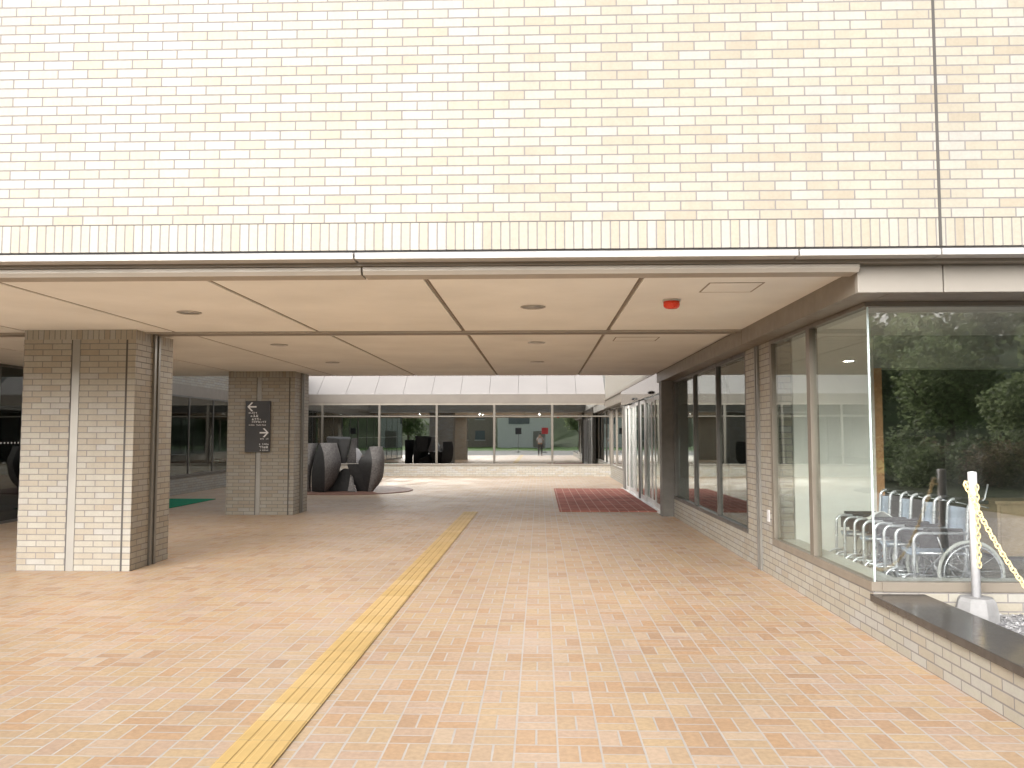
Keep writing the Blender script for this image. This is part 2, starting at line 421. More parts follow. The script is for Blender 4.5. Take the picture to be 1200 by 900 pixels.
# ================================================================== FRONT FACADE
fa = thing('brick_facade', 'wide upper wall of cream running-bond tiles across the top of the picture', 'wall', (0, 6.05, 3.04))
B(-15, 11, 6.05, 6.45, 3.255, 5.4).build('tile_face', M['brick'], fa)
B(-15, 11, 6.052, 6.45, 3.045, 3.252).build('soldier_course', M['soldier'], fa)
B(-15, 11, 6.058, 6.4, 3.2522, 3.2548).build('mortar_bed', M['grout'], fa)
B(2.965, 2.985, 6.044, 6.2, 3.046, 5.4).build('expansion_joint', M['darkline'], fa)
B(-15, 11, 6.075, 6.4, 3.022, 3.0448).build('shadow_gap', M['grout'], fa)
for a, b in ((-15, -1.42), (-1.405, 1.925), (1.94, 2.968), (2.982, 11)):
    B(a, b, 6.035, 6.4, 2.975, 3.022, bev=.003).build('flashing', M['flash'], fa)
B(-15, 11, 6.17, 6.41, 2.949, 2.9748).build('drip_recess', M['beam'], fa)
for a, b in ((-15, -1.395), (-1.38, 2.438)):
    MB().prism([(6.20, 2.945), (6.20, 2.915), (6.225, 2.887), (6.41, 2.887), (6.41, 2.9488), (6.21, 2.9488)], 0, a, b).build('soffit_rim', M['rim'], fa)
for a, b in ((2.447, 3.09), (3.10, 5.0), (5.01, 7), (7.01, 11)):
    B(a, b, 6.27, 6.33, 2.735, 2.9485, bev=.004).build('fascia_panel', M['panel'], fa)
B(2.735, 11, 6.331, 6.95, 2.745, 2.945).build('fascia_core', M['beam'], fa)

# unseen roof body (deck, courtyard face), shaped low to let sun into the courtyard
up = thing('passage_roof', 'flat roof body spanning over the covered passage behind the high front wall', 'building', (0, 12, 3.1))
B(-15, 11, 6.45, 17.7, 3.05, 3.4).build('floor_slab', M['conc'], up)
B(-15, 11, 17.7, 18.02, 3.0, 3.75).build('courtyard_face', M['brick'], up)
B(-15, 11, 6.451, 17.7, 3.401, 3.45).build('roof', M['roofm'], up)

# ================================================================== CEILING
ce = thing('passage_ceiling', 'cream panelled ceiling of the covered passage with dark double seams', 'ceiling', (-3, 12, 2.9))
seams = [-10.06, -8.24, -6.42, -4.6, -2.78, -.95, .84]
def ceil_sheet(name, y0, y1, z, mat, xs, gap=.045):
    b = MB()
    e = [-15]+xs+[2.5]
    for a, c in zip(e[:-1], e[1:]):
        b.box(a+(gap/2 if a > -15 else 0), c-(gap/2 if c < 2.5 else 0), y0, y1, z, z+.03, bev=.002)
    b.build(name, mat, ce)
    s = MB()
    for x in xs:
        s.box(x-gap/2+.001, x+gap/2-.001, y0, y1, z+.014, z+.03); s.box(x-.005, x+.005, y0, y1, z+.003, z+.0138)
    s.build('seam_strip', M['seam'], ce)
ceil_sheet('front_panel', 6.40, 9.98, 2.935, M['ceil'], seams)
ceil_sheet('rear_panel', 10.32, 18.0, 2.965, M['ceil_rear'], seams)
B(-15, 2.5, 6.41, 18.0, 3.0, 3.049).build('backing_board', M['seam'], ce)
sl = MB(); sl.box(-15, 2.5, 9.985, 10.04, 2.915, 2.99); sl.box(-15, 2.5, 10.26, 10.315, 2.92, 2.99); sl.box(-15, 2.5, 10.10, 10.13, 2.955, 2.99); 
sl.build('shutter_slot', M['rim'], ce)
B(-15, 2.5, 10.0405, 10.2595, 2.985, 2.9985).build('slot_recess', M['seam'], ce)
def hatch(x0, x1, y0, y1, z):
    h = MB(); t = .014
    h.box(x0, x1, y0, y0+t, z-.004, z-.001); h.box(x0, x1, y1-t, y1, z-.004, z-.001)
    h.box(x0, x0+t, y0+t, y1-t, z-.004, z-.001); h.box(x1-t, x1, y0+t, y1-t, z-.004, z-.001)
    p = h.build('access_hatch', M['seam'], ce)
    B(x0+t+.001, x1-t-.001, y0+t+.001, y1-t-.001, z-.003, z-.001).build('hatch_panel', M['ceil'], p)
hatch(1.44, 1.91, 6.88, 7.34, 2.935)
hatch(1.02, 1.62, 10.95, 11.4, 2.965)

# downlights
def downlight():
    t = thing('downlight', 'recessed round ceiling lamp', 'ceiling lamp', (0, 0, 0), 'downlights in the passage ceiling')
    MB().lathe((0, 0, 0), [(.105, -.001), (.125, -.002), (.128, -.008), (.118, -.012), (.104, -.009), (.104, -.001)], 36).build('trim_ring', M['lamprim'], t)
    MB().lathe((0, 0, 0), [(.1035, -.007), (.085, -.0035), (.045, -.002), (.0, -.0015)], 36).build('reflector', M['lampwhite'], t)
    return t
dl0 = downlight()
def lit_lamp(o):
    ld = bpy.data.lights.new('lamp_glow', 'AREA'); ld.shape = 'DISK'; ld.size = .15; ld.energy = 10; ld.color = (1, .96, .90)
    lo = bpy.data.objects.new('lamp_glow', ld); COL.objects.link(lo); lo.parent = o; lo.location = (0, 0, -.0095)
for i, (x, y, z, lab) in enumerate([(-.07, 8.12, 2.935, 'round ceiling lamp in the middle front panel, larger of those above the passage axis'),
        (-3.70, 8.37, 2.935, 'round ceiling lamp in the front ceiling above the near brick pillar'),
        (-.05, 11.55, 2.965, 'round ceiling lamp just behind the shutter slot near the passage axis'),
        (-.05, 14.6, 2.965, 'round ceiling lamp farthest back near the passage axis'),
        (-3.82, 11.7, 2.965, 'round ceiling lamp just behind the shutter slot beside the near pillar'),
        (-3.78, 14.6, 2.965, 'round ceiling lamp above the sign pillar, in the rear ceiling'),
        (-7.5, 11.7, 2.965, 'round ceiling lamp left of the near pillar'), (-7.5, 14.6, 2.965, 'round ceiling lamp behind and left of the near pillar')]):
    o = dl0 if i == 0 else copy_tree(dl0)
    o.location = (x, y, z); o['label'] = lab
    if y > 10: lit_lamp(o)
# red alarm lamp
al = thing('alarm_lamp', 'small red round alarm lamp fixed under the cream ceiling', 'alarm lamp', (1.26, 7.75, 2.935))
MB().lathe((1.26, 7.75, 2.935), [(.085, -.001), (.085, -.018)], 32).build('mount_plate', M['lamprim'], al)
MB().lathe((1.26, 7.75, 2.935), [(.078, -.0185), (.078, -.05), (.072, -.072), (.055, -.083), (.0, -.087)], 32).build('lens_dome', M['red'], al)

# ================================================================== PILLARS
def pillar(x0, x1, y0, y1, top, label):
    cx, cy = (x0+x1)/2, (y0+y1)/2
    t = thing('brick_pillar', label, 'pillar', (cx, cy, 0), 'cream tiled pillars')
    B(x0, x1, y0, y1, 0, top-.12).build('shaft', M['brick_low'], t)
    B(x0+.002, x1-.002, y0+.002, y1-.002, top-.12, top-.002).build('soldier_band', M['soldier_p'], t)
    xs = x0+.615
    B(xs, xs+.095, y0-.006, y0-.0005, 0.0, top-.125, bev=.002).build('cover_strip', M['stripm'], t)
    B(xs-.016, xs-.001, y0-.003, y0-.0005, 0, top-.125).build('joint', M['darkline'], t)
    B(x1-.118, x1-.096, y0-.003, y0-.0005, 0, top-.125).build('joint', M['darkline'], t)
    ry = y0+.44
    r = MB()
    r.box(x1+.0005, x1+.03, ry, ry+.05, 0, top-.01); r.box(x1+.0005, x1+.008, ry+.05, ry+.11, 0, top-.01)
    r.box(x1+.0005, x1+.03, ry+.11, ry+.16, 0, top-.01)
    r.build('shutter_rail', M['steel'], t)
    return t
pillar(-6.355, -4.955, 9.73, 10.74, 2.935, 'near cream tiled pillar with a pale metal strip, closest to the camera')
pillar(-6.49, -5.09, 16.64, 17.65, 2.965, 'farther cream tiled pillar carrying the dark direction sign')

# direction sign on the far pillar
sg = thing('direction_sign', 'charcoal direction sign with two white arrows fixed on the farther pillar', 'sign', (-5.84, 16.60, 1.82))
SX0, SX1, SZ0, SZ1, SY = -6.10, -5.58, 1.29, 2.345, 16.59
B(SX0, SX1, SY, 16.633, SZ0, SZ1, bev=.004).build('board', M['signb'], sg)
def arrow(cx, cz, d, s=.19):
    y0, y1 = SY-.004, SY-.0006
    h = s*.5; w = s*.14
    m = MB()
    m.prism([(cx-h*d*.75, cz-w*.55), (cx+h*d, cz-w*.55), (cx+h*d, cz+w*.55), (cx-h*d*.75, cz+w*.55)], 1, y0, y1)
    tip = cx-h*d
    for sg_ in (1, -1):
        m.prism([(tip, cz), (tip+w*1.3*d, cz), (tip+(h*1.0+w*1.0)*d, cz+sg_*h*.92), (tip+h*1.0*d-w*.35*d, cz+sg_*h*.98)], 1, y0-.0012*(sg_+2), y0-.0012*(sg_+1.2))
    m.build('arrow', M['signw'], sg)
arrow(-5.965, 2.225, 1); arrow(-5.70, 1.69, -1)
def textline(m, x0, x1, z, h, seed):
    """small printed characters, too small to read at this distance: short strokes"""
    rr = random.Random(seed); x = x0
    while x < x1-h*.5:
        w = h*rr.choice((.85, .9, .7)); y0, y1 = SY-.0022, SY-.0006
        if rr.random() < .92:
            for k in range(rr.choice((2, 3, 3))):
                zz = z+h*rr.uniform(.0, .85); m.box(x, x+w*rr.uniform(.6, 1), y0-.0002*k, y1, zz, zz+h*.13)
            for k in range(rr.choice((1, 2, 2))):
                xx = x+w*rr.uniform(.05, .8); m.box(xx, xx+h*.13, y0-.0009-.0002*k, y1-.0003, z, z+h*rr.uniform(.6, 1))
        x += w+h*.18
for rows in (((-6.03, -5.84, 2.085, .035), (-5.99, -5.83, 2.015, .055), (-5.96, -5.77, 1.945, .05), (-5.96, -5.67, 1.895, .04), (-6.03, -5.66, 1.835, .03)),
             ((-5.78, -5.61, 1.55, .03), (-5.80, -5.60, 1.44, .035), (-5.80, -5.60, 1.37, .05), (-5.78, -5.60, 1.32, .025))):
    m = MB()
    for i, r_ in enumerate(rows): textline(m, *r_, seed=i+int(-100*r_[0]))
    m.build('lettering', M['signw'], sg)

# ================================================================== RIGHT SIDE WALL
WX = 2.70
sw = thing('side_wall', 'low cream tiled base wall and pier under the right hand windows', 'wall', (WX, 11, 0))
B(WX, WX+.25, 6.77, 16.6, 0, .372).build('tile_base', M['brick_low'], sw)
B(WX, WX+.25, 9.61, 10.74, .3722, 2.744).build('tile_pier', M['brick_low'], sw)
rl = MB(); rl.box(WX-.03, WX-.0006, 10.06, 10.10, 0, 2.74); rl.box(WX-.008, WX-.0006, 10.10, 10.16, 0, 2.74); rl.box(WX-.03, WX-.0006, 10.16, 10.20, 0, 2.74)
rl.build('shutter_rail', M['steel'], sw)
bm_ = thing('header_beam', 'brown grey metal beam running back above the right hand windows', 'beam', (2.5, 11, 2.75))
for a, b in ((6.332, 9.98), (9.99, 13.4), (13.41, 17.25)):
    B(2.47, 2.73, a, b, 2.745, 2.944, bev=.003).build('beam_casing', M['beam'], bm_)
pl = B(WX-.014, WX-.0006, 9.72, 9.80, .62, .76, bev=.003).build('wall_plate', M['whitep'])
tag(pl, 'small pale cover plate on the tiled pier between the windows', 'cover plate')

def window_run(name, label, yb, x, z0, z1, fm, gm_, hw=.03, sill=True, fdir=1, bot=.05, top=.05, group=None):
    """glazing in a plane x = const: mullions at the y values in yb, one pane between neighbours"""
    t = thing(name, label, 'window', (x, yb[0], z0), group)
    xa, xb = (x-.03, x+.06) if fdir > 0 else (x-.06, x+.03)
    for i, y in enumerate(yb):
        B(xa, xb, y-hw, y+hw, z0+bot, z1-top, bev=.003).build('mullion', fm, t)
    B(xa-.002, xb, yb[0]-hw, yb[-1]+hw, z1-top+.0005, z1, bev=.003).build('head_frame', fm, t)
    B(xa-.012, xb, yb[0]-hw, yb[-1]+hw, z0, z0+bot-.0005, bev=.003).build('sill_frame', fm, t)
    for a, b in zip(yb[:-1], yb[1:]):
        B(x+.008, x+.016, a+hw-.004, b-hw+.004, z0+bot-.004, z1-top+.004).build('pane', gm_, t)
    return t
window_run('side_window', 'three tall dark glazed panes between the tiled pier and the grey post', [10.76, 12.55, 14.4, 16.5], WX+.03, .373, 2.743, M['alu_dark'], M['glass'])

# corner display window
dw = thing('display_window', 'clear glass corner display window standing on a low tiled base', 'display window', (WX, 6.62, .37))
FZ0, FZ1 = .374, 2.742
B(WX-.012, WX+.07, 6.77, 9.60, FZ0, FZ0+.075, bev=.003).build('sill_frame', M['sillm'], dw)
B(WX+.0705, 9.5, 6.758, 6.84, FZ0, FZ0+.075, bev=.003).build('sill_frame', M['sillm'], dw)
B(WX-.008, WX+.07, 6.77, 9.60, FZ1-.035, FZ1, bev=.002).build('head_frame', M['frame'], dw)
B(WX+.0705, 9.5, 6.77, 6.84, FZ1-.035, FZ1, bev=.002).build('head_frame', M['frame'], dw)
B(WX-.012, WX+.07, 8.16, 8.27, FZ0+.0755, FZ1-.036, bev=.004).build('mullion', M['frame'], dw)
B(WX-.008, WX+.07, 9.52, 9.60, FZ0+.0755, FZ1-.036, bev=.004).build('mullion', M['frame'], dw)
B(WX+.02, WX+.03, 6.813, 8.162, FZ0+.07, FZ1-.03).build('pane', M['glass_side'], dw)
B(WX+.02, WX+.03, 8.268, 9.522, FZ0+.07, FZ1-.03).build('pane', M['glass_side'], dw)
B(WX+.034, 9.5, 6.80, 6.81, FZ0+.07, FZ1-.03).build('pane', M['glass_clear'], dw)
B(WX+.020, WX+.033, 6.797, 6.812, FZ0+.076, FZ1-.036).build('corner_seal', M['glass_edge'], dw)
led = MB(); led.box(WX+.071, WX+.26, 6.842, 9.49, .36, .449); led.box(WX+.2605, 9.5, 6.842, 7.0, .36, .4492)
led.build('inner_ledge', M['ledge'], dw)
B(WX+.2505, 9.5, 6.77, 6.86, .0, .3735).build('tile_base', M['brick_low'], dw)

# display room behind the glass
rm = thing('display_room', 'pale walled room behind the display glass', 'room', (4, 8, .15))
B(WX+.251, 9.5, 6.865, 13.0, .05, .15).build('room_floor', M['int_floor'], rm)
B(WX+.251, 9.5, 6.96, 13.0, 2.80, 2.9).build('room_ceiling', M['white_wall'], rm)
B(WX+.262, 3.90, 9.60, 9.80, .1505, 2.799).build('white_partition', M['white_wall'], rm)
B(3.901, 3.98, 9.57, 9.84, .1505, 2.42, bev=.004).build('door_jamb', M['wood'], rm)
B(3.901, 9.5, 9.57, 9.84, 2.421, 2.799).build('lintel', M['mid_wall'], rm)
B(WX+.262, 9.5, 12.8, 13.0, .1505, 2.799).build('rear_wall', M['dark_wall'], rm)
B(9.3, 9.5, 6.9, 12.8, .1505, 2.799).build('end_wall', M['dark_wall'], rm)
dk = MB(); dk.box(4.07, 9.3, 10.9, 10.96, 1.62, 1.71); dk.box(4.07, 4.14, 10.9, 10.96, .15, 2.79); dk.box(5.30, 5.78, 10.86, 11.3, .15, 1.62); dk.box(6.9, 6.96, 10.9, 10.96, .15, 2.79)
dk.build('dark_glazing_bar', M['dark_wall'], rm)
cb = thing('wooden_cabinet', 'low tan wooden cabinet behind the wheelchairs', 'cabinet', (6.3, 10.2, .15))
B(5.45, 7.2, 9.95, 10.45, .20, .82, bev=.006).build('carcass', M['tan'], cb)
B(5.42, 7.23, 9.93, 10.47, .821, .855, bev=.004).build('top', M['tan'], cb)
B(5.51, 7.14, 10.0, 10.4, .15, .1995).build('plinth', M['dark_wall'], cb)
for a, b in ((5.48, 6.3), (6.32, 7.17)):
    d_ = B(a, b, 9.93, 9.949, .23, .80, bev=.003).build('door', M['tan'], cb)

# ------------------------------------------------------------------ wheelchairs (local: forward -x, near side -y)
def arcpts(c, r, a0, a1, n=6):
    return [(c[0]+r*math.cos(R(a0+(a1-a0)*i/n)), c[1]+r*math.sin(R(a0+(a1-a0)*i/n))) for i in range(n+1)]
def wheelchair(loc, w, label, carer_brake=False):
    t = thing('wheelchair', label, 'wheelchair', (0, 0, 0), 'wheelchairs parked in a row')
    h = w/2
    def xz(pts, y): return [(x, y, z) for x, z in pts]
    for s in (-1, 1):
        y = s*h
        fr = MB()
        back = [(.0, .18), (-.0, .45), (.03, .84)]+[(.03+.06-.06*math.cos(R(a)), .84+.06*math.sin(R(a))) for a in (20, 45, 70, 90)]+[(.16, .905)]
        fr.tube(xz(back, y), .0145, 10)
        arm = [(.012, .63), (-.38, .63)]+[(-.38-.07*math.sin(R(a)), .56+.07*math.cos(R(a))) for a in (20, 45, 70, 90)]+[(-.452, .30), (-.445, .13)]
        fr.tube(xz(arm, y), .0145, 10)
        fr.tube(xz([(0, .45), (-.40, .455)], y), .0115, 8)
        fr.tube(xz([(0, .20), (-.44, .21)], y), .0115, 8)
        leg = [(-.40, .27)]+[(-.47-.10*math.sin(R(a)), .17+.10*math.cos(R(a))) for a in (0, 25, 50, 75, 90)]+[(-.585, .06)]
        fr.tube(xz(leg, y*.86), .0115, 8)
        fr.build('side_frame', M['tube'], t)
        MB().box(-.36, -.03, y-.024, y+.024, .645, .672, bev=.008).build('armrest', M['blackv'], t)
        MB().box(-.40, -.02, y-.006 if s < 0 else y-.004, y+.004 if s < 0 else y+.006, .50, .615, bev=.002).build('side_guard', M['blackv'], t)
        MB().tube([(.09, y, .905), (.20, y, .90)], [.0165, .0175], 10).build('push_handle', M['blackv'], t)
        bl = MB(); bl.tube([(.10, y, .875), (.15, y, .865), (.21, y, .85)], .005, 6)
        bl.build('hand_brake', M['tube'], t)
        MB().tube([(-.20, y+s*.02, .44), (-.23, y+s*.03, .52), (-.26, y+s*.035, .60)], .006, 6).build('parking_brake', M['tube'], t)
        if carer_brake and s < 0: MB().tube([(.12, y, .88), (.17, y-.01, .93), (.20, y-.015, 1.06)], .007, 6).build('brake_lever', M['tube'], t)
        # big wheel
        wy = y+s*.035; cx, cz, Rw = .02, .285, .275
        wh = MB()
        ring = [(cx+Rw*math.cos(2*math.pi*k/40), wy, cz+Rw*math.sin(2*math.pi*k/40)) for k in range(40)]
        tyre = wh.tube(ring, .0165, 8, closed=True).build('wheel', M['tyre'], t)
        rim = MB(); ring = [(cx+.245*math.cos(2*math.pi*k/40), wy+s*.028, cz+.245*math.sin(2*math.pi*k/40)) for k in range(40)]
        rim.tube(ring, .008, 6, closed=True); rim.build('hand_rim', M['tube'], tyre)
        sp = MB()
        for k in range(12):
            a = 2*math.pi*k/12+.1; sp.tube([(cx+.02*math.cos(a+.9), wy+s*.015, cz+.02*math.sin(a+.9)), (cx+.262*math.cos(a), wy, cz+.262*math.sin(a))], .003, 5)
        sp.cyl((cx, wy-.025, cz), (cx, wy+.025, cz), .026, 14); sp.build('spokes', M['tube'], tyre)
        # caster
        cs = MB(); c2 = (-.42, .075)
        ring = [(c2[0]+.058*math.cos(2*math.pi*k/20), y, c2[1]+.058*math.sin(2*math.pi*k/20)) for k in range(20)]
        cs.tube(ring, .016, 7, closed=True); cs.cyl((c2[0], y-.02, c2[1]), (c2[0], y+.02, c2[1]), .05, 16)
        cs.build('caster_wheel', M['tyre'], t)
        MB().tube([(-.42, y+s*.02, .075), (-.43, y+s*.02, .15), (-.445, y, .20)], .009, 6).build('caster_fork', M['tube'], t)
        fp = MB(); fp.box(-.70, -.57, min(y*.86, y*.25), max(y*.86, y*.25), .055, .07, bev=.004); fp.build('footplate', M['blackv'], t)
    # fabrics
    sb = MB(); n = 8
    def sheet(f, thick, m=MB):
        g = []; 
        for i in range(n+1):
            for j in range(n+1): g.append(f(i/n, j/n))
        return g
    def fabric(f, nrm, th, name):
        b = MB(); top = sheet(f, th); bot = [tuple(Vector(p)+Vector(nrm)*th) for p in top]; N = n+1
        q = [(i*N+j, (i+1)*N+j, (i+1)*N+j+1, i*N+j+1) for i in range(n) for j in range(n)]
        off = N*N
        q2 = [tuple(k+off for k in f_[::-1]) for f_ in q]
        edge = [i*N for i in range(N)]+[n*N+j for j in range(1, N)]+[i*N+n for i in range(n-1, -1, -1)]+[j for j in range(n-1, 0, -1)]
        q3 = [(edge[k], edge[(k+1) % len(edge)], edge[(k+1) % len(edge)]+off, edge[k]+off) for k in range(len(edge))]
        b.add(top+bot, q+q2+q3, 0, True); return b.build(name, M['fabric'], t)
    fabric(lambda a, b: (.012+.02*b+.03*math.sin(math.pi*a), -h+.012+(w-.024)*a, .47+.37*b), (.0, 0, 0) if 0 else (.012, 0, 0), 1, 'backrest')
    fabric(lambda a, b: (-.02-.39*b, -h+.012+(w-.024)*a, .462-.035*math.sin(math.pi*a)), (0, 0, -.012), 1, 'seat')
    cr = MB(); cr.tube([(-.2, -h, .22), (-.2, h, .44)], .009, 8); cr.tube([(-.21, h, .22), (-.21, -h, .44)], .009, 8); cr.build('cross_brace', M['tube'], t)
    t.location = loc
    return t
wheelchair((3.73, 7.50, .15), .36, 'nearest wheelchair, with its big wheel showing beside the white post', True)
wheelchair((3.72, 8.02, .15), .22, 'second wheelchair behind the nearest one, half folded')
wheelchair((3.68, 8.42, .15), .23, 'third wheelchair, with the white cloth lying on its seat')
wheelchair((3.64, 8.82, .15), .24, 'farthest wheelchair, next to the white partition')
cl = MB()
g_ = []
for i in range(9):
    for j in range(9):
        a, b = i/8, j/8
        g_.append((3.30+.30*a, 8.34+.17*b, .78+.10*math.exp(-((a-.45)/.3)**2)*(.6+.4*math.sin(5*b+3*a))+.01*math.sin(9*a+4*b)))
q = [(i*9+j, (i+1)*9+j, (i+1)*9+j+1, i*9+j+1) for i in range(8) for j in range(8)]
cl.add(g_, q, 0, True); clo = cl.build('folded_cloth', M['cloth'])
sol = clo.modifiers.new('thick', 'SOLIDIFY'); sol.thickness = .008
tag(clo, 'white cloth lying over the armrests of a wheelchair', 'cloth')

# ================================================================== LOW WALL, GRAVEL, POST AND CHAIN
lw_ = thing('low_wall', 'low tiled wall with a dark polished stone coping in the lower right', 'low wall', (2.9, 4, 0))
B(WX, 3.06, -1.0, 6.768, 0, .30).build('tile_body', M['brick_low'], lw_)
B(WX-.035, 3.10, -1.0, 6.755, .3005, .358, bev=.005).build('coping', M['cop'], lw_)
tag(B(3.061, 9.5, -1.0, 6.757, 0, .20).build('gravel_bed', M['gravel']), kind='structure')
gs = MB(); rg = random.Random(3)
for k in range(1500):
    x, y = rg.uniform(3.12, 5.2), rg.uniform(4.6, 6.72); s = rg.uniform(.008, .02)
    vs = [(x+s*rg.uniform(.7, 1.2)*dx, y+s*rg.uniform(.7, 1.2)*dy, .2+s*.6*dz+s*.3) for dx, dy, dz in ((1, 0, 0), (0, 1, 0), (-1, 0, 0), (0, -1, 0), (0, 0, 1), (0, 0, -1))]
    gs.add(vs, [(0, 1, 4), (1, 2, 4), (2, 3, 4), (3, 0, 4), (1, 0, 5), (2, 1, 5), (3, 2, 5), (0, 3, 5)])
tag(gs.build('loose_gravel', M['gravel']), 'loose grey gravel stones', None, None, 'stuff')
def chain_post(x, y, label):
    t = thing('chain_post', label, 'post', (x, y, .2), 'white chain posts')
    MB().lathe((x, y, .2), [(.165, -.1), (.16, .06), (.14, .15), (.12, .175), (.03, .18)], 8, smooth=False).build('concrete_foot', M['conc'], t)
    MB().lathe((x, y, .2), [(.033, .17), (.033, 1.14), (.030, 1.15), (.0, 1.155)], 24).build('pipe', M['whitep'], t)
    hk = [(x-.033, y-.0, 1.225), (x-.06, y-.01, 1.225), (x-.075, y-.015, 1.25), (x-.065, y-.015, 1.275), (x-.04, y-.01, 1.27)]
    MB().tube(hk, .009, 8).build('hook', M['yellow_chain'], t)
    return t
chain_post(3.41, 6.56, 'white pipe post in a concrete foot standing in the gravel')
chain_post(3.62, 3.35, 'white pipe post nearer than the other, holding the far end of the chain')
def chain(points, name):
    m = MB(); 
    L = .052
    # resample
    acc = [Vector(points[0])]; pts = [Vector(p) for p in points]; carry = 0; cur = pts[0]
    i = 1
    while i < len(pts):
        d = (pts[i]-cur).length
        if d >= L*.72:
            cur = cur+(pts[i]-cur).normalized()*L*.72; acc.append(cur.copy())
        else: i += 1
    for k in range(len(acc)-1):
        a, b = acc[k], acc[k+1]; t = (b-a).normalized(); c = (a+b)/2
        up = Vector((0, 0, 1)) if abs(t.z) < .9 else Vector((1, 0, 0))
        s1 = t.cross(up).normalized(); s2 = t.cross(s1)
        n = s1 if k % 2 else s2
        if k % 2: n = (s1+s2*.3).normalized()
        ring = []
        for q in range(14):
            an = 2*math.pi*q/14; ring.append(c+t*(L*.5*math.cos(an))+n*(.0155*math.sin(an)))
        m.tube(ring, .0055, 6, closed=True)
    return m
P0, P1 = Vector((3.345, 6.545, 1.262)), Vector((3.58, 3.335, 1.262))
Lh = (P1-P0).length; a_ = Lh/2/1.12
pts = []
for k in range(80):
    s = k/79; xx = (s-.5)*Lh; zz = a_*(math.cosh(xx/a_)-math.cosh(Lh/2/a_))
    p = P0.lerp(P1, s); pts.append((p.x, p.y, p.z+zz))
ch = thing('plastic_chain', 'pale yellow plastic chain hanging from the white post', 'chain', tuple(P0))
chain(pts, 'chain').build('link_run', M['yellow_chain'], ch)
chain([(3.415, 6.51, 1.25-.65*k/10) for k in range(11)], 'tail').build('loose_end', M['yellow_chain'], ch)

# ================================================================== GREY POST, AUTOMATIC DOORS
gp = thing('square_post', 'dark grey square post beside the automatic doors', 'post', (2.62, 16.75, 0))
B(2.47, 2.79, 16.62, 16.94, 0, 2.744, bev=.006).build('shaft', M['post'], gp)
B(2.455, 2.80, 16.605, 16.955, .0, .02).build('foot_plate', M['post'], gp)

DX = 2.60
dr = thing('automatic_door', 'row of aluminium framed sliding glass doors under a polished header', 'door', (DX, 17.4, 0))
B(DX-.06, DX+.25, 17.26, 25.6, 2.54, 2.995, bev=.004).build('header', M['head'], dr)
B(DX-.07, DX+.25, 17.26, 32.2, 2.996, 3.06).build('drip_flashing', M['beam'], dr)
B(DX-.12, DX+.12, 17.2, 25.3, .002, .016).build('threshold', M['alu'], dr)
B(DX-.05, DX+.12, 24.65, 25.2, .0162, 2.539, bev=.005).build('jamb_post', M['post'], dr)
B(DX-.05, DX+.12, 17.30, 17.42, .0162, 2.539, bev=.005).build('jamb_post', M['alu'], dr)
B(DX-.05, DX+.10, 21.12, 21.30, .0162, 2.539, bev=.005).build('jamb_post', M['alu_dark'], dr)
def leaf(y0, y1, xo):
    w = .058
    f = MB()
    f.box(DX+xo-.02, DX+xo+.02, y0, y0+w, .02, 2.52); f.box(DX+xo-.02, DX+xo+.02, y1-w, y1, .02, 2.52)
    f.box(DX+xo-.019, DX+xo+.019, y0+w, y1-w, .02, .13); f.box(DX+xo-.019, DX+xo+.019, y0+w, y1-w, 2.43, 2.52)
    l = f.build('door_leaf', M['alu'], dr)
    B(DX+xo-.005, DX+xo+.005, y0+w-.003, y1-w+.003, .127, 2.433).build('pane', M['glass'], l)
leaf(17.45, 18.45, .0); leaf(18.38, 19.33, .05); leaf(19.37, 20.30, .05); leaf(20.22, 21.1, 0)
leaf(21.32, 22.2, 0); leaf(22.12, 23.0, .05); leaf(23.04, 23.9, .05); leaf(23.82, 24.63, 0)
for i, y in enumerate((18.6, 21.9)):
    s = thing('door_sensor', 'dark door sensor on the polished header, %s' % ('nearer the grey post' if i == 0 else 'nearer the back windows'), 'sensor', (DX-.06, y, 2.62), 'door sensors')
    B(DX-.075, DX-.0605, y-.11, y+.11, 2.575, 2.65, bev=.004).build('bracket', M['post'], s)
    MB().tube([(DX-.10, y-.1, 2.61), (DX-.10, y+.1, 2.61)], .03, 12).build('housing', M['blackv'], s)

# right wing: upper brick wall, rest of the wall to the back corner
rw = thing('right_wing', 'cream tiled wing wall above and beyond the automatic doors', 'wall', (DX, 26, 0))
B(DX, DX+.3, 17.26, 32.6, 3.062, 4.6).build('upper_tiles', M['brick_low'], rw)
B(DX+.2, DX+.4, 25.25, 32.45, 0, .45).build('tile_base', M['brick_low'], rw)
B(DX-.02, DX+.4, 25.61, 32.45, 2.70, 2.995).build('lintel', M['beam'], rw)
B(DX+.3, 11, 17.3, 32.45, 3.3, 3.5).build('roof_slab', M['roofm'], rw)
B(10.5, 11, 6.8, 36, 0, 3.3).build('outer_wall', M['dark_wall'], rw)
B(DX+2.9, DX+3.0, 13.1, 32.3, 0, 3.2).build('lobby_wall', M['mid_wall'], rw)
B(2.76, 10.5, 13.05, 36, -.015, .001).build('lobby_floor', M['int_floor'], rw)
B(DX+.12, DX+2.9, 13.1, 32.3, 2.83, 2.9).build('lobby_ceiling', M['white_wall'], rw)
B(WX+.27, DX+2.9, 9.75, 13.04, .0, .001+.12).build('annex_floor', M['int_floor'], rw)
window_run('wing_window', 'narrow windows of the right wing beyond the doors', [25.65, 27.9, 30.2, 32.4], DX+.23, .451, 2.699, M['frame'], M['glass_back'])

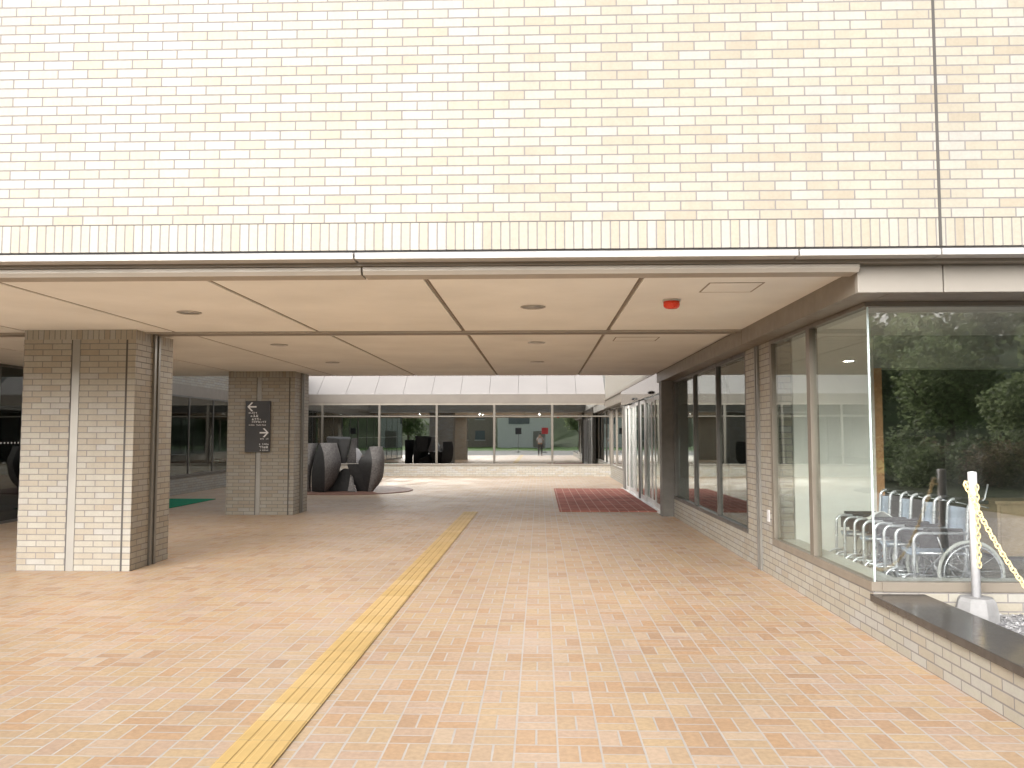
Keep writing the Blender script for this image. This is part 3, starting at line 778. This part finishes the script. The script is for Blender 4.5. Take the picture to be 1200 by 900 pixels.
# ================================================================== BACK BUILDING
YB = 32.5
bb = thing('back_building', 'low building across the courtyard with a pale sloping fascia', 'building', (-4, YB, 0))
B(-16, DX+.4, YB, YB+.3, 0, .42).build('tile_base', M['brick_low'], bb)
B(-16, DX+.3, YB-.03, YB+.35, 2.92, 3.27).build('beam', M['backbeam'], bb)
for k in range(15):
    x0 = DX-.01-1.16*(k+1); 
    MB().prism([(YB-.045, 3.275), (YB-.045, 3.31), (YB+3.2, 5.62), (YB+3.2, 5.55), (YB+.1, 3.275)], 0, x0+.012, x0+1.16).build('fascia_sheet', M['slope'], bb)
B(-16, DX, YB+.11, YB+3.2, 3.28, 3.30).build('fascia_backing', M['seam'], bb)
B(-16, DX, YB+.36, YB+5, 2.86, 2.92).build('room_ceiling', M['mid_wall'], bb)
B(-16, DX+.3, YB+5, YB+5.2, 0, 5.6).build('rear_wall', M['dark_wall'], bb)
B(-16, DX, YB+.31, YB+5, -.015, .002).build('room_floor', M['int_floor'], bb)
# windows in plane y = YB
bw = thing('back_window', 'long band of reflecting windows across the back of the courtyard', 'window', (-4, YB, .42))
xs = [2.80-2.32*k for k in range(8)]
for x in xs:
    B(x-.045, x+.045, YB-.01, YB+.10, .50, 2.85, bev=.004).build('mullion', M['mull'], bw)
B(xs[-1]-.045, 2.785, YB-.035, YB+.12, .421, .499, bev=.004).build('sill_frame', M['frame'], bw)
B(xs[-1]-.045, 2.785, YB-.012, YB+.10, 2.851, 2.919, bev=.004).build('head_frame', M['frame'], bw)
for a, b in zip(xs[1:], xs[:-1]):
    B(a+.046, b-.046, YB+.005, YB+.075, 2.37, 2.42, bev=.003).build('transom', M['mull'], bw)
    B(a+.04, b-.04, YB+.03, YB+.04, .495, 2.364).build('pane', M['glass_back'], bw)
    B(a+.04, b-.04, YB+.03, YB+.04, 2.436, 2.855).build('pane', M['glass_back'], bw)
cu = MB(); n = 40; x0, x1 = 1.55, 2.45
top = [(x0+(x1-x0)*k/n, YB+.22+.05*math.sin(k*1.35)) for k in range(n+1)]
poly = top+[(x, y+.02) for x, y in top[::-1]]
for k in range(n):
    (xa, ya), (xb, yb) = top[k], top[k+1]
    cu.add([(xa, ya, .5), (xb, yb, .5), (xb, yb, 2.8), (xa, ya, 2.8), (xa, ya+.015, .5), (xb, yb+.015, .5), (xb, yb+.015, 2.8), (xa, ya+.015, 2.8)],
           [(0, 1, 2, 3), (5, 4, 7, 6)], 0, True)
tag(cu.build('curtain', M['curtain']), 'black folded curtain hanging inside the back window at its right end', 'curtain')

# ================================================================== LEFT WING
LX = -10.0
lg = thing('left_wing', 'cream tiled left wing wall seen between the two pillars', 'wall', (LX, 20, 0))
B(LX-.3, LX, 20.8, YB, 0, .46).build('tile_base', M['brick_low'], lg)
B(LX-.3, LX, 18.0, YB, 3.06, 4.4).build('upper_tiles', M['brick_low'], lg)
B(LX-.3, LX+.03, 17.0, YB, 2.75, 3.058).build('lintel', M['beam'], lg)
B(LX-5, LX-.3, 6.5, YB, 3.3, 3.5).build('roof_slab', M['roofm'], lg)
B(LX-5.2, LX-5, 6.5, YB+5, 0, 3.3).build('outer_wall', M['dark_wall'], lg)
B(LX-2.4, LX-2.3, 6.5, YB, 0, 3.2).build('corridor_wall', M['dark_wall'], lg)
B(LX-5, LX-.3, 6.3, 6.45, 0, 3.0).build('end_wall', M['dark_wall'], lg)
window_run('left_window', 'dark windows of the left wing seen between the pillars', [20.9, 22.75, 24.45, 26.2, 28, 29.8, 31.5], LX+.0, .461, 2.749, M['alu_dark'], M['glass_dark'], fdir=-1, bot=.09)
lgz = window_run('left_glazing', 'tall dark glazed entrance at the left edge behind the near pillar', [6.6, 8.6, 10.6, 12.6, 14.6, 16.6, 18.6, 20.78], LX, .0, 2.96, M['alu_dark'], M['glass_dark'], fdir=-1)
dots = MB()
for k in range(120):
    dots.box(LX+.017, LX+.019, 8.8+.1*k, 8.83+.1*k, 1.48, 1.51)
dots.build('safety_dots', M['signw'], lgz)

# ================================================================== SCULPTURE
def loft(rows, mi_fn, smooth_fn):
    """rows: list of point rows (same length); quads between neighbouring rows"""
    m = MB()
    for r in range(len(rows)-1):
        a, b = rows[r], rows[r+1]; n = len(a)
        m.add(a+b, [(k, k+1, n+k+1, n+k) for k in range(n-1)], mi_fn(r), smooth_fn(r))
    return m
def curve(pts, n=14):
    """Catmull-Rom through pts"""
    P = [Vector(p) for p in pts]; P = [P[0]*2-P[1]]+P+[P[-1]*2-P[-2]]; out = []
    segs = len(P)-3
    for i in range(n+1):
        u = i/n*segs; k = min(int(u), segs-1); t = u-k; p0, p1, p2, p3 = P[k:k+4]
        out.append(.5*((2*p1)+(-p0+p2)*t+(2*p0-5*p1+4*p2-p3)*t*t+(-p0+3*p1-3*p2+p3)*t**3))
    return out
sc = thing('stone_sculpture', 'dark granite sculpture of curved wedges on a round brown slab', 'sculpture', (-5.6, 23.4, .02))
def S(cx, cy, y): return ((350+cx/8-633)/950*y, y, 1.64-((490+cy/8)-510)/950*y)
def wedge(C, A, Bc, D, name):
    """C left edge, A ridge, Bc right silhouette, D back edge: each runs from top to foot"""
    c, a, b, d = (curve(p) for p in (C, A, Bc, D))
    def md(f): return [a[i].lerp(b[i], f)+Vector((.06, -.10, .0))*(math.sin(math.pi*(i+1.5)/17)*math.sin(math.pi*f)) for i in range(15)]
    mids = [md(f) for f in (.2, .4, .6, .8)]
    m = loft([c, a], lambda r: 1, lambda r: False)
    m2 = loft([a]+mids+[b], lambda r: 0, lambda r: False)
    m3 = loft([b, d, c], lambda r: 1, lambda r: False)
    for q_ in (m2, m3):
        for f, mi, sm in zip(q_.f, q_.mi, q_.sm): m.f.append(tuple(i+len(m.v) for i in f)); m.mi.append(mi); m.sm.append(sm)
        m.v += q_.v
    top = [c[0], a[0]]+[q[0] for q in mids]+[b[0], d[0]]; bot = [c[-1], a[-1]]+[q[-1] for q in mids]+[b[-1], d[-1]]
    m.add(top, [tuple(range(8))], 0); m.add(bot, [tuple(range(8))[::-1]], 1)
    ob = m.build(name, [M['stone'], M['stone_p']], sc)
    bm = bmesh.new(); bm.from_mesh(ob.data); bmesh.ops.remove_doubles(bm, verts=bm.verts, dist=.002); bmesh.ops.recalc_face_normals(bm, faces=bm.faces)
    for f in bm.faces: f.smooth = True
    bm.to_mesh(ob.data); bm.free(); ob.data.set_sharp_from_angle(angle=R(32)); return ob
yF, yM, yK = 22.75, 23.25, 24.0
# left wedge
wedge([S(178, 236, yF+.25), S(135, 380, yF+.2), S(112, 520, yF+.2), S(112, 640, yF+.2), S(118, 688, yF+.2)],
      [S(190, 236, yF+.2), S(222, 330, yF), S(236, 450, yF-.1), S(238, 600, yF), S(235, 694, yF+.15)],
      [S(346, 233, yM), S(385, 360, yM), S(388, 450, yM), S(340, 590, yM), S(262, 690, yM)],
      [S(250, 232, yK), S(250, 360, yK+.2), S(250, 450, yK+.2), S(240, 580, yK+.1), S(200, 680, yK-.3)], 'curved_wedge')
# far left horn, partly behind the pillar
wedge([S(20, 240, yF+.3), S(0, 380, yF+.3), S(-10, 500, yF+.3), S(0, 620, yF+.4), S(40, 690, yF+.5)],
      [S(60, 238, yF+.4), S(40, 380, yF+.3), S(30, 500, yF+.3), S(40, 620, yF+.4), S(60, 690, yF+.5)],
      [S(168, 236, yM+.2), S(130, 400, yM), S(108, 520, yM), S(108, 640, yM), S(110, 690, yM)],
      [S(90, 236, yK), S(90, 400, yK), S(90, 500, yK), S(90, 600, yK), S(90, 680, yK-.2)], 'curved_wedge')
# right wedge
wedge([S(652, 276, yF+.35), S(604, 345, yF+.35), S(556, 422, yF+.35), S(600, 560, yF+.45), S(640, 688, yF+.55)],
      [S(658, 270, yF+.32), S(676, 345, yF+.25), S(684, 430, yF+.2), S(668, 560, yF+.3), S(648, 690, yF+.5)],
      [S(780, 266, yM), S(798, 350, yM), S(800, 420, yM), S(782, 570, yM), S(700, 682, yM)],
      [S(700, 266, yK), S(700, 350, yK), S(700, 420, yK), S(690, 560, yK), S(660, 672, yK-.4)], 'curved_wedge')
def hull(pts, name, mats, bev=.015):
    bm = bmesh.new()
    for p in pts: bm.verts.new(p)
    r = bmesh.ops.convex_hull(bm, input=bm.verts)
    bmesh.ops.delete(bm, geom=[v for v in bm.verts if not v.link_faces], context='VERTS')
    bmesh.ops.dissolve_limit(bm, angle_limit=R(2), verts=bm.verts, edges=bm.edges)
    bmesh.ops.bevel(bm, geom=bm.edges[:], offset=bev, segments=2, affect='EDGES')
    return MB().addbm(bm).build(name, mats, sc)
# flat topped dark block under the right wedge
hull([S(445, 432, yF+.42), S(662, 430, yF+.40), S(655, 690, yF+.55), S(545, 690, yF+.62), S(500, 560, yF+.55), S(470, 430, yK), S(690, 430, yK), S(650, 680, yK-.3), S(560, 680, yK-.3)], 'lower_block', M['stone_p'])
# central slab: dark side and grey trapezoid face
hull([S(245, 180, yM+.35), S(372, 196, yM+.05), S(482, 193, yM+.1), S(440, 425, yM+.1), S(400, 425, yM+.05), S(300, 425, yM+.3), S(260, 172, yK+.1), S(478, 176, yK+.1), S(440, 425, yK), S(290, 425, yK)], 'upright_slab', M['stone_p'])
hull([S(486, 190, yM+.15), S(542, 183, yM+.45), S(545, 425, yM+.45), S(446, 424, yM+.15), S(535, 186, yK+.1), S(540, 420, yK+.1), S(460, 420, yK)], 'upright_slab', M['stone'])
hull([S(529, 275, yM-.05), S(590, 342, yM+.1), S(548, 424, yM-.1), S(560, 290, yM+.42), S(600, 420, yM+.42), S(535, 420, yM+.42)], 'polished_facet', M['stone_l'], .006)
# foot blocks
hull([S(285, 560, yF+.75), S(420, 470, yF+.7), S(488, 480, yF+.75), S(470, 690, yF+.6), S(240, 692, yF+.5), S(300, 560, yK), S(480, 480, yK), S(470, 680, yK-.3), S(250, 680, yK-.3)], 'lower_block', M['stone_p'])
hull([S(480, 540, yF+.45), S(505, 545, yF+.5), S(530, 690, yF+.3), S(455, 690, yF+.3), S(490, 540, yF+.8), S(530, 680, yF+.9), S(460, 680, yF+.9)], 'lower_block', M['stone'])

# ================================================================== BEHIND THE CAMERA (seen in the glass)
def hill():
    m = MB(); nx, ny = 40, 24; vs = []
    for j in range(ny+1):
        for i in range(nx+1):
            x = -200+400*i/nx; y = -45-130*j/ny
            t = j/ny; cx = max(0, (x+30)/60); k = min(1, max(.12, cx))
            z = -.2+(26*t**.75)*(.55+.45*k)+2*math.sin(x*.05)*t
            if x < 6 and y > -60: z = min(z, -.05)
            vs.append((x, y, z))
    N = nx+1
    m.add(vs, [(j*N+i, j*N+i+1, (j+1)*N+i+1, (j+1)*N+i) for j in range(ny) for i in range(nx)], 0, True)
    return vs, m.build('hill', M['hillm'])
hv, hl = hill(); tag(hl, kind='structure')
def hz(x, y):
    t = max(0, min(1, (-45-y)/130)); k = min(1, max(.12, max(0, (x+30)/60)))
    return -.2+(26*t**.75)*(.55+.45*k)
def leaf_cloud(m, c, r, n, s, rr, mi=0, shell=.55):
    for _ in range(n):
        d = Vector((rr.gauss(0, 1), rr.gauss(0, 1), rr.gauss(0, 1))).normalized()
        q = rr.uniform(shell, 1.0)
        lump = 1+.10*math.sin(d.x*5+c[0])+.09*math.sin(d.y*6+c[1]*2)+.08*math.sin(d.z*7)
        p = Vector((c[0]+d.x*r[0]*q*lump, c[1]+d.y*r[1]*q*lump, c[2]+d.z*r[2]*q*lump))
        a = Vector((rr.gauss(0, 1), rr.gauss(0, 1), rr.gauss(0, .6))).normalized(); b = a.orthogonal().normalized()
        ss = s*rr.uniform(.6, 1.3)
        m.add([p-a*ss, p+b*ss*.55, p+a*ss, p-b*ss*.55], [(0, 1, 2, 3)], mi)
wd = MB(); rr = random.Random(11)
for k in range(230):
    x = rr.uniform(-120, 150); y = -58-rr.random()**1.2*105
    if x < 8 and y > -75: continue
    z = hz(x, y); h = rr.uniform(3.0, 6.0)
    leaf_cloud(wd, (x, y, z+h*.8), (h*.75, h*.75, h), 330, .55, rr, rr.choice((0, 0, 1, 2)))
tag(wd.build('woodland', [M['leaf_a'], M['leaf_b'], M['leaf_c']]), 'wooded hillside across the road', None, None, 'stuff')
def tree(name, x, y, z, h, cr, mat, label, cat, group=None, n=2600, s=.16, trunk=True):
    t = thing(name, label, cat, (x, y, z), group); rr = random.Random(int(x*13+y*7)); m = MB()
    if trunk:
        tr = MB(); tr.tube([(x, y, z-.2), (x+.05, y, z+h*.25), (x-.04, y+.05, z+h*.6)], [h*.035, h*.028, h*.015], 9)
        for k in range(5):
            a = rr.uniform(0, 6.28); z0 = z+h*rr.uniform(.25, .5)
            tr.tube([(x, y, z0), (x+cr*.4*math.cos(a), y+cr*.4*math.sin(a), z0+h*.15), (x+cr*.7*math.cos(a), y+cr*.7*math.sin(a), z0+h*.28)], [h*.015, h*.01, h*.005], 6)
        tr.build('trunk', M['bark'], t)
    cz = z+h-cr*.95 if trunk else z+h*.45
    for k in range(7):
        a = rr.uniform(0, 6.28); q = rr.uniform(.15, .5)*cr
        leaf_cloud(m, (x+q*math.cos(a), y+q*math.sin(a), cz+rr.uniform(-.25, .35)*cr), (cr*.62, cr*.62, (h*.5 if not trunk else cr*.6)), n//7, s, rr)
    m.build('crown', mat, t); return t
def round_crown(name, x, y, cz, r, mat, label, cat, n=3800, lf=.10, group=None):
    t = thing(name, label, cat, (x, y, 0), group); rr = random.Random(int(x*31)); m = MB()
    leaf_cloud(m, (x, y, cz), (r, r, r*.92), n, lf, rr, 0, .86); leaf_cloud(m, (x, y, cz), (r*.85, r*.85, r*.8), n//3, lf*1.3, rr, 0, .3)
    tr = MB(); tr.tube([(x, y, -.1), (x+.04, y, cz*.5), (x, y+.03, cz)], [.09, .07, .04], 8); tr.build('trunk', M['bark'], t)
    m.build('crown', mat, t); return t
round_crown('round_tree', 18.0, -16, 2.5, 1.75, M['leaf_b'], 'clipped pale green dome shaped tree at the right of the reflected garden', 'tree')
round_crown('round_tree', 25.4, -42, 6.6, 3.2, M['leaf_b'], 'tall pale green dome shaped tree at the left of the reflected garden', 'tree', 5000, .17)
tree('spreading_tree', 21.6, -30, 0, 7.4, 3.3, M['leaf_b'], 'loose feathery green tree in the middle of the reflected garden', 'tree', None, 5200, .13)
tree('spreading_tree', 33, -33, 0, 8.6, 3.9, M['leaf_a'], 'broad mid green tree behind the clipped dome in the reflected garden', 'tree', None, 4200, .17)
tree('dark_tree', 19.0, -38, 0, 7.5, 3.2, M['leaf_c'], 'dark dense tree at the left edge of the reflected garden', 'tree', None, 4200, .15)
tree('shrub', 12.3, -13, 0, 1.35, 1.2, M['leaf_b'], 'clipped yellow green shrub low in the reflected garden', 'shrub', None, 2600, .06, False)
tree('shrub', 14.6, -13, 0, 1.35, 1.5, M['leaf_d'], 'clipped pinkish shrub low in the reflected garden', 'shrub', None, 2600, .06, False)
tree('spreading_tree', 4.6, -31, 0, 6.0, 2.2, M['leaf_b'], 'pale green tree beside the white hall, seen reflected', 'tree')
tree('spreading_tree', -17, -39, 0, 5.5, 2.6, M['leaf_a'], 'green tree on the lawn left of the brown house, seen reflected', 'tree')
rs = random.Random(21)
for k in range(12):
    x = 9.5+k*1.5+rs.uniform(-.5, .5); y = -15.5-rs.uniform(0, 3)-.2*k
    tree('shrub', x, y, 0, rs.uniform(1.1, 1.9), rs.uniform(1.1, 1.5), M['leaf_'+rs.choice('abcd')], 'garden shrub in the planted bank across the drive, seen reflected', 'shrub', 'shrubs in the planted bank', 1500, .09, False)
wb = thing('white_hall', 'plain white hall across the lawn, seen reflected', 'building', (-2.2, -42, 0))
B(-5.6, 1.4, -50, -42, -.05, 6.6).build('wall', M['bwhite'], wb)
B(-5.9, 1.7, -50.3, -41.7, 6.601, 6.9).build('roof', M['roofm'], wb)
B(-4.2, -1.4, -41.99, -41.95, 3.1, 4.3, bev=.01).build('window', M['bglass'], wb)
B(-.9, .6, -41.99, -41.95, .05, 2.2, bev=.01).build('door', M['panel'], wb)
hb = thing('brown_house', 'brown two storey house with dark windows left of the white hall, seen reflected', 'building', (-10, -46, 0))
B(-15, -6.4, -54, -46, -.05, 6.0).build('wall', M['bbrown'], hb)
MB().prism([(-15.5, 6.001), (-5.9, 6.001), (-10.7, 8.2)], 1, -54.4, -45.6).build('roof', M['roofm'], hb)
for x in (-13.6, -11.2, -8.9):
    for z in (1.0, 3.8):
        w_ = B(x, x+1.3, -45.99, -45.95, z, z+1.3, bev=.01).build('window', M['bglass'], hb)
        B(x-.08, x+1.38, -45.99, -45.93, z-.12, z-.03).build('sill', M['bwhite'], w_)
# two sign posts by the drive
def sign_post(x, y, mat, label):
    t = thing('sign_post', label, 'sign', (x, y, 0), 'sign posts by the drive')
    MB().lathe((x, y, 0), [(.25, 0), (.25, .05), (.05, .09), (.03, .1), (.03, 2.3), (.0, 2.31)], 14).build('pole', M['post'], t)
    B(x-.3, x+.3, y+.031, y+.05, 1.75, 2.35, bev=.01).build('plate', mat, t)
sign_post(-2.1, -12, M['signb'], 'slim post with a dark square plate by the drive, seen reflected')
sign_post(.45, -12, M['sign_red'], 'slim post with a red square plate by the drive, seen reflected')

# photographer (seen reflected in the back windows)
def person(x, y):
    t = thing('person', 'person in a pale blue shirt and grey trousers holding a camera to the face', 'person', (x, y, 0))
    def skin(name, verts, edges, mat, parent, root=0, sub=2):
        me = bpy.data.meshes.new(name); me.from_pydata([v[:3] for v in verts], [], edges); me.update()
        o = bpy.data.objects.new(name, me); COL.objects.link(o)
        md = o.modifiers.new('s', 'SKIN'); md.use_smooth_shade = True
        for sv, v in zip(me.skin_vertices[0].data, verts): sv.radius = v[3] if isinstance(v[3], tuple) else (v[3], v[3])
        me.skin_vertices[0].data[root].use_root = True
        s = o.modifiers.new('d', 'SUBSURF'); s.levels = s.render_levels = sub
        dg = bpy.context.evaluated_depsgraph_get(); ev = o.evaluated_get(dg)
        nm = bpy.data.meshes.new_from_object(ev); nm.name = name
        bpy.data.objects.remove(o)
        nm.materials.clear(); nm.materials.append(mat)
        for p in nm.polygons: p.use_smooth = True
        ob = bpy.data.objects.new(name, nm); COL.objects.link(ob); ob.parent = parent
        return ob
    V = []; E = []
    def v(x, y, z, r): V.append((x, y, z, r)); return len(V)-1
    pel = v(0, 0, .95, (.15, .11)); ch_ = v(0, 0, 1.25, (.16, .11)); sh = v(0, 0, 1.42, (.13, .09)); nk = v(0, .01, 1.50, .055)
    hd0 = v(0, .03, 1.58, (.07, .085)); hd1 = v(0, .03, 1.68, (.078, .095)); hd2 = v(0, .02, 1.75, (.06, .075))
    E += [(pel, ch_), (ch_, sh), (sh, nk), (nk, hd0), (hd0, hd1), (hd1, hd2)]
    for s in (-1, 1):
        a = v(s*.20, 0, 1.40, .055); b = v(s*.24, .08, 1.16, .042); c = v(s*.10, .22, 1.50, .03); d = v(s*.07, .24, 1.56, (.03, .03))
        E += [(sh, a), (a, b), (b, c), (c, d)]
        for q in range(4):
            f1 = v(s*(.055-.006*q), .27, 1.575+.018*q, .009); f2 = v(s*(.03-.004*q), .285, 1.575+.018*q, .008); E += [(d, f1), (f1, f2)]
        f1 = v(s*.05, .24, 1.60-.06, .01); f2 = v(s*.03, .26, 1.545, .009); E += [(d, f1), (f1, f2)]
        hp = v(s*.10, 0, .86, .09); kn = v(s*.11, .02, .48, .06); an = v(s*.12, -.01, .09, .042); to = v(s*.13, .14, .04, .035)
        E += [(pel, hp), (hp, kn), (kn, an), (an, to)]
    body = skin('body', V, E, M['skin'], t)
    # clothing shells
    V = []; E = []
    a = v(0, 0, .93, (.165, .125)); b = v(0, 0, 1.25, (.172, .122)); c = v(0, 0, 1.41, (.145, .102)); E += [(a, b), (b, c)]
    for s in (-1, 1):
        d = v(s*.205, 0, 1.395, .066); e = v(s*.235, .06, 1.20, .055); E += [(c, d), (d, e)]
    skin('shirt', V, E, M['shirt'], t)
    V = []; E = []
    a = v(0, 0, .93, (.158, .118)); 
    for s in (-1, 1):
        hp = v(s*.10, 0, .84, .102); kn = v(s*.11, .02, .48, .075); an = v(s*.12, -.01, .11, .06); E += [(a, hp), (hp, kn), (kn, an)]
    skin('trousers', V, E, M['trouser'], t)
    hr = MB().lathe((0, 0, 0), [(.094, -.03), (.102, .03), (.085, .09), (.05, .118), (.0, .125)], 20)
    hr.v = [(p[0]*.88, p[1]*1.05-.005, p[2]+1.685) for p in hr.v]
    o = hr.build('hair', M['hair']); o.parent = t
    for s in (-1, 1):
        sh_ = MB().box(s*.13-.045, s*.13+.045, -.08, .19, .0, .075, bev=.02).build('shoe', M['blackv']); sh_.parent = t
    return t
person(0, -.42)
cm = thing('compact_camera', 'small silver compact camera held in front of the face', 'camera', (0, -.09, 1.6))
B(-.05, .05, -.125, -.098, 1.60, 1.665, bev=.005).build('body', M['alu'], cm)
MB().tube([(.0, -.098, 1.633), (.0, -.078, 1.633)], .022, 20).build('lens', M['blackv'], cm)

# ================================================================== WORLD, SUN, CAMERA
w = bpy.data.worlds.new('World'); scn.world = w; w.use_nodes = True
nt = w.node_tree; nt.nodes.clear()
sky = nt.nodes.new('ShaderNodeTexSky'); sky.sky_type = 'NISHITA'; sky.sun_disc = False
sky.sun_elevation = R(24); sky.sun_rotation = R(206); sky.dust_density = 6; sky.air_density = 1.4; sky.ozone_density = 1
hs = nt.nodes.new('ShaderNodeHueSaturation'); hs.inputs['Saturation'].default_value = .22
nt.links.new(sky.outputs[0], hs.inputs['Color'])
bg = nt.nodes.new('ShaderNodeBackground'); bg.inputs['Strength'].default_value = .095
nt.links.new(hs.outputs[0], bg.inputs['Color'])
wo = nt.nodes.new('ShaderNodeOutputWorld'); nt.links.new(bg.outputs[0], wo.inputs[0])
sd = bpy.data.lights.new('Sun', 'SUN'); sd.energy = 1.5; sd.angle = R(45); sd.color = (1, .96, .90)
so = bpy.data.objects.new('Sun', sd); COL.objects.link(so)
az = R(206)   # from behind the camera
dirv = Vector((math.sin(az)*math.cos(R(24)), math.cos(az)*math.cos(R(24)), math.sin(R(24))))
so.rotation_euler = dirv.to_track_quat('Z', 'Y').to_euler(); so.location = (0, -10, 30)
cd = bpy.data.cameras.new('Camera'); cam = bpy.data.objects.new('Camera', cd); COL.objects.link(cam)
cd.sensor_width = 36; cd.lens = 28.5; cd.clip_start = .03; cd.clip_end = 2000
cam.location = (0, 0, 1.64); cam.rotation_euler = (R(90+3.61), 0, R(1.99))
scn.camera = cam
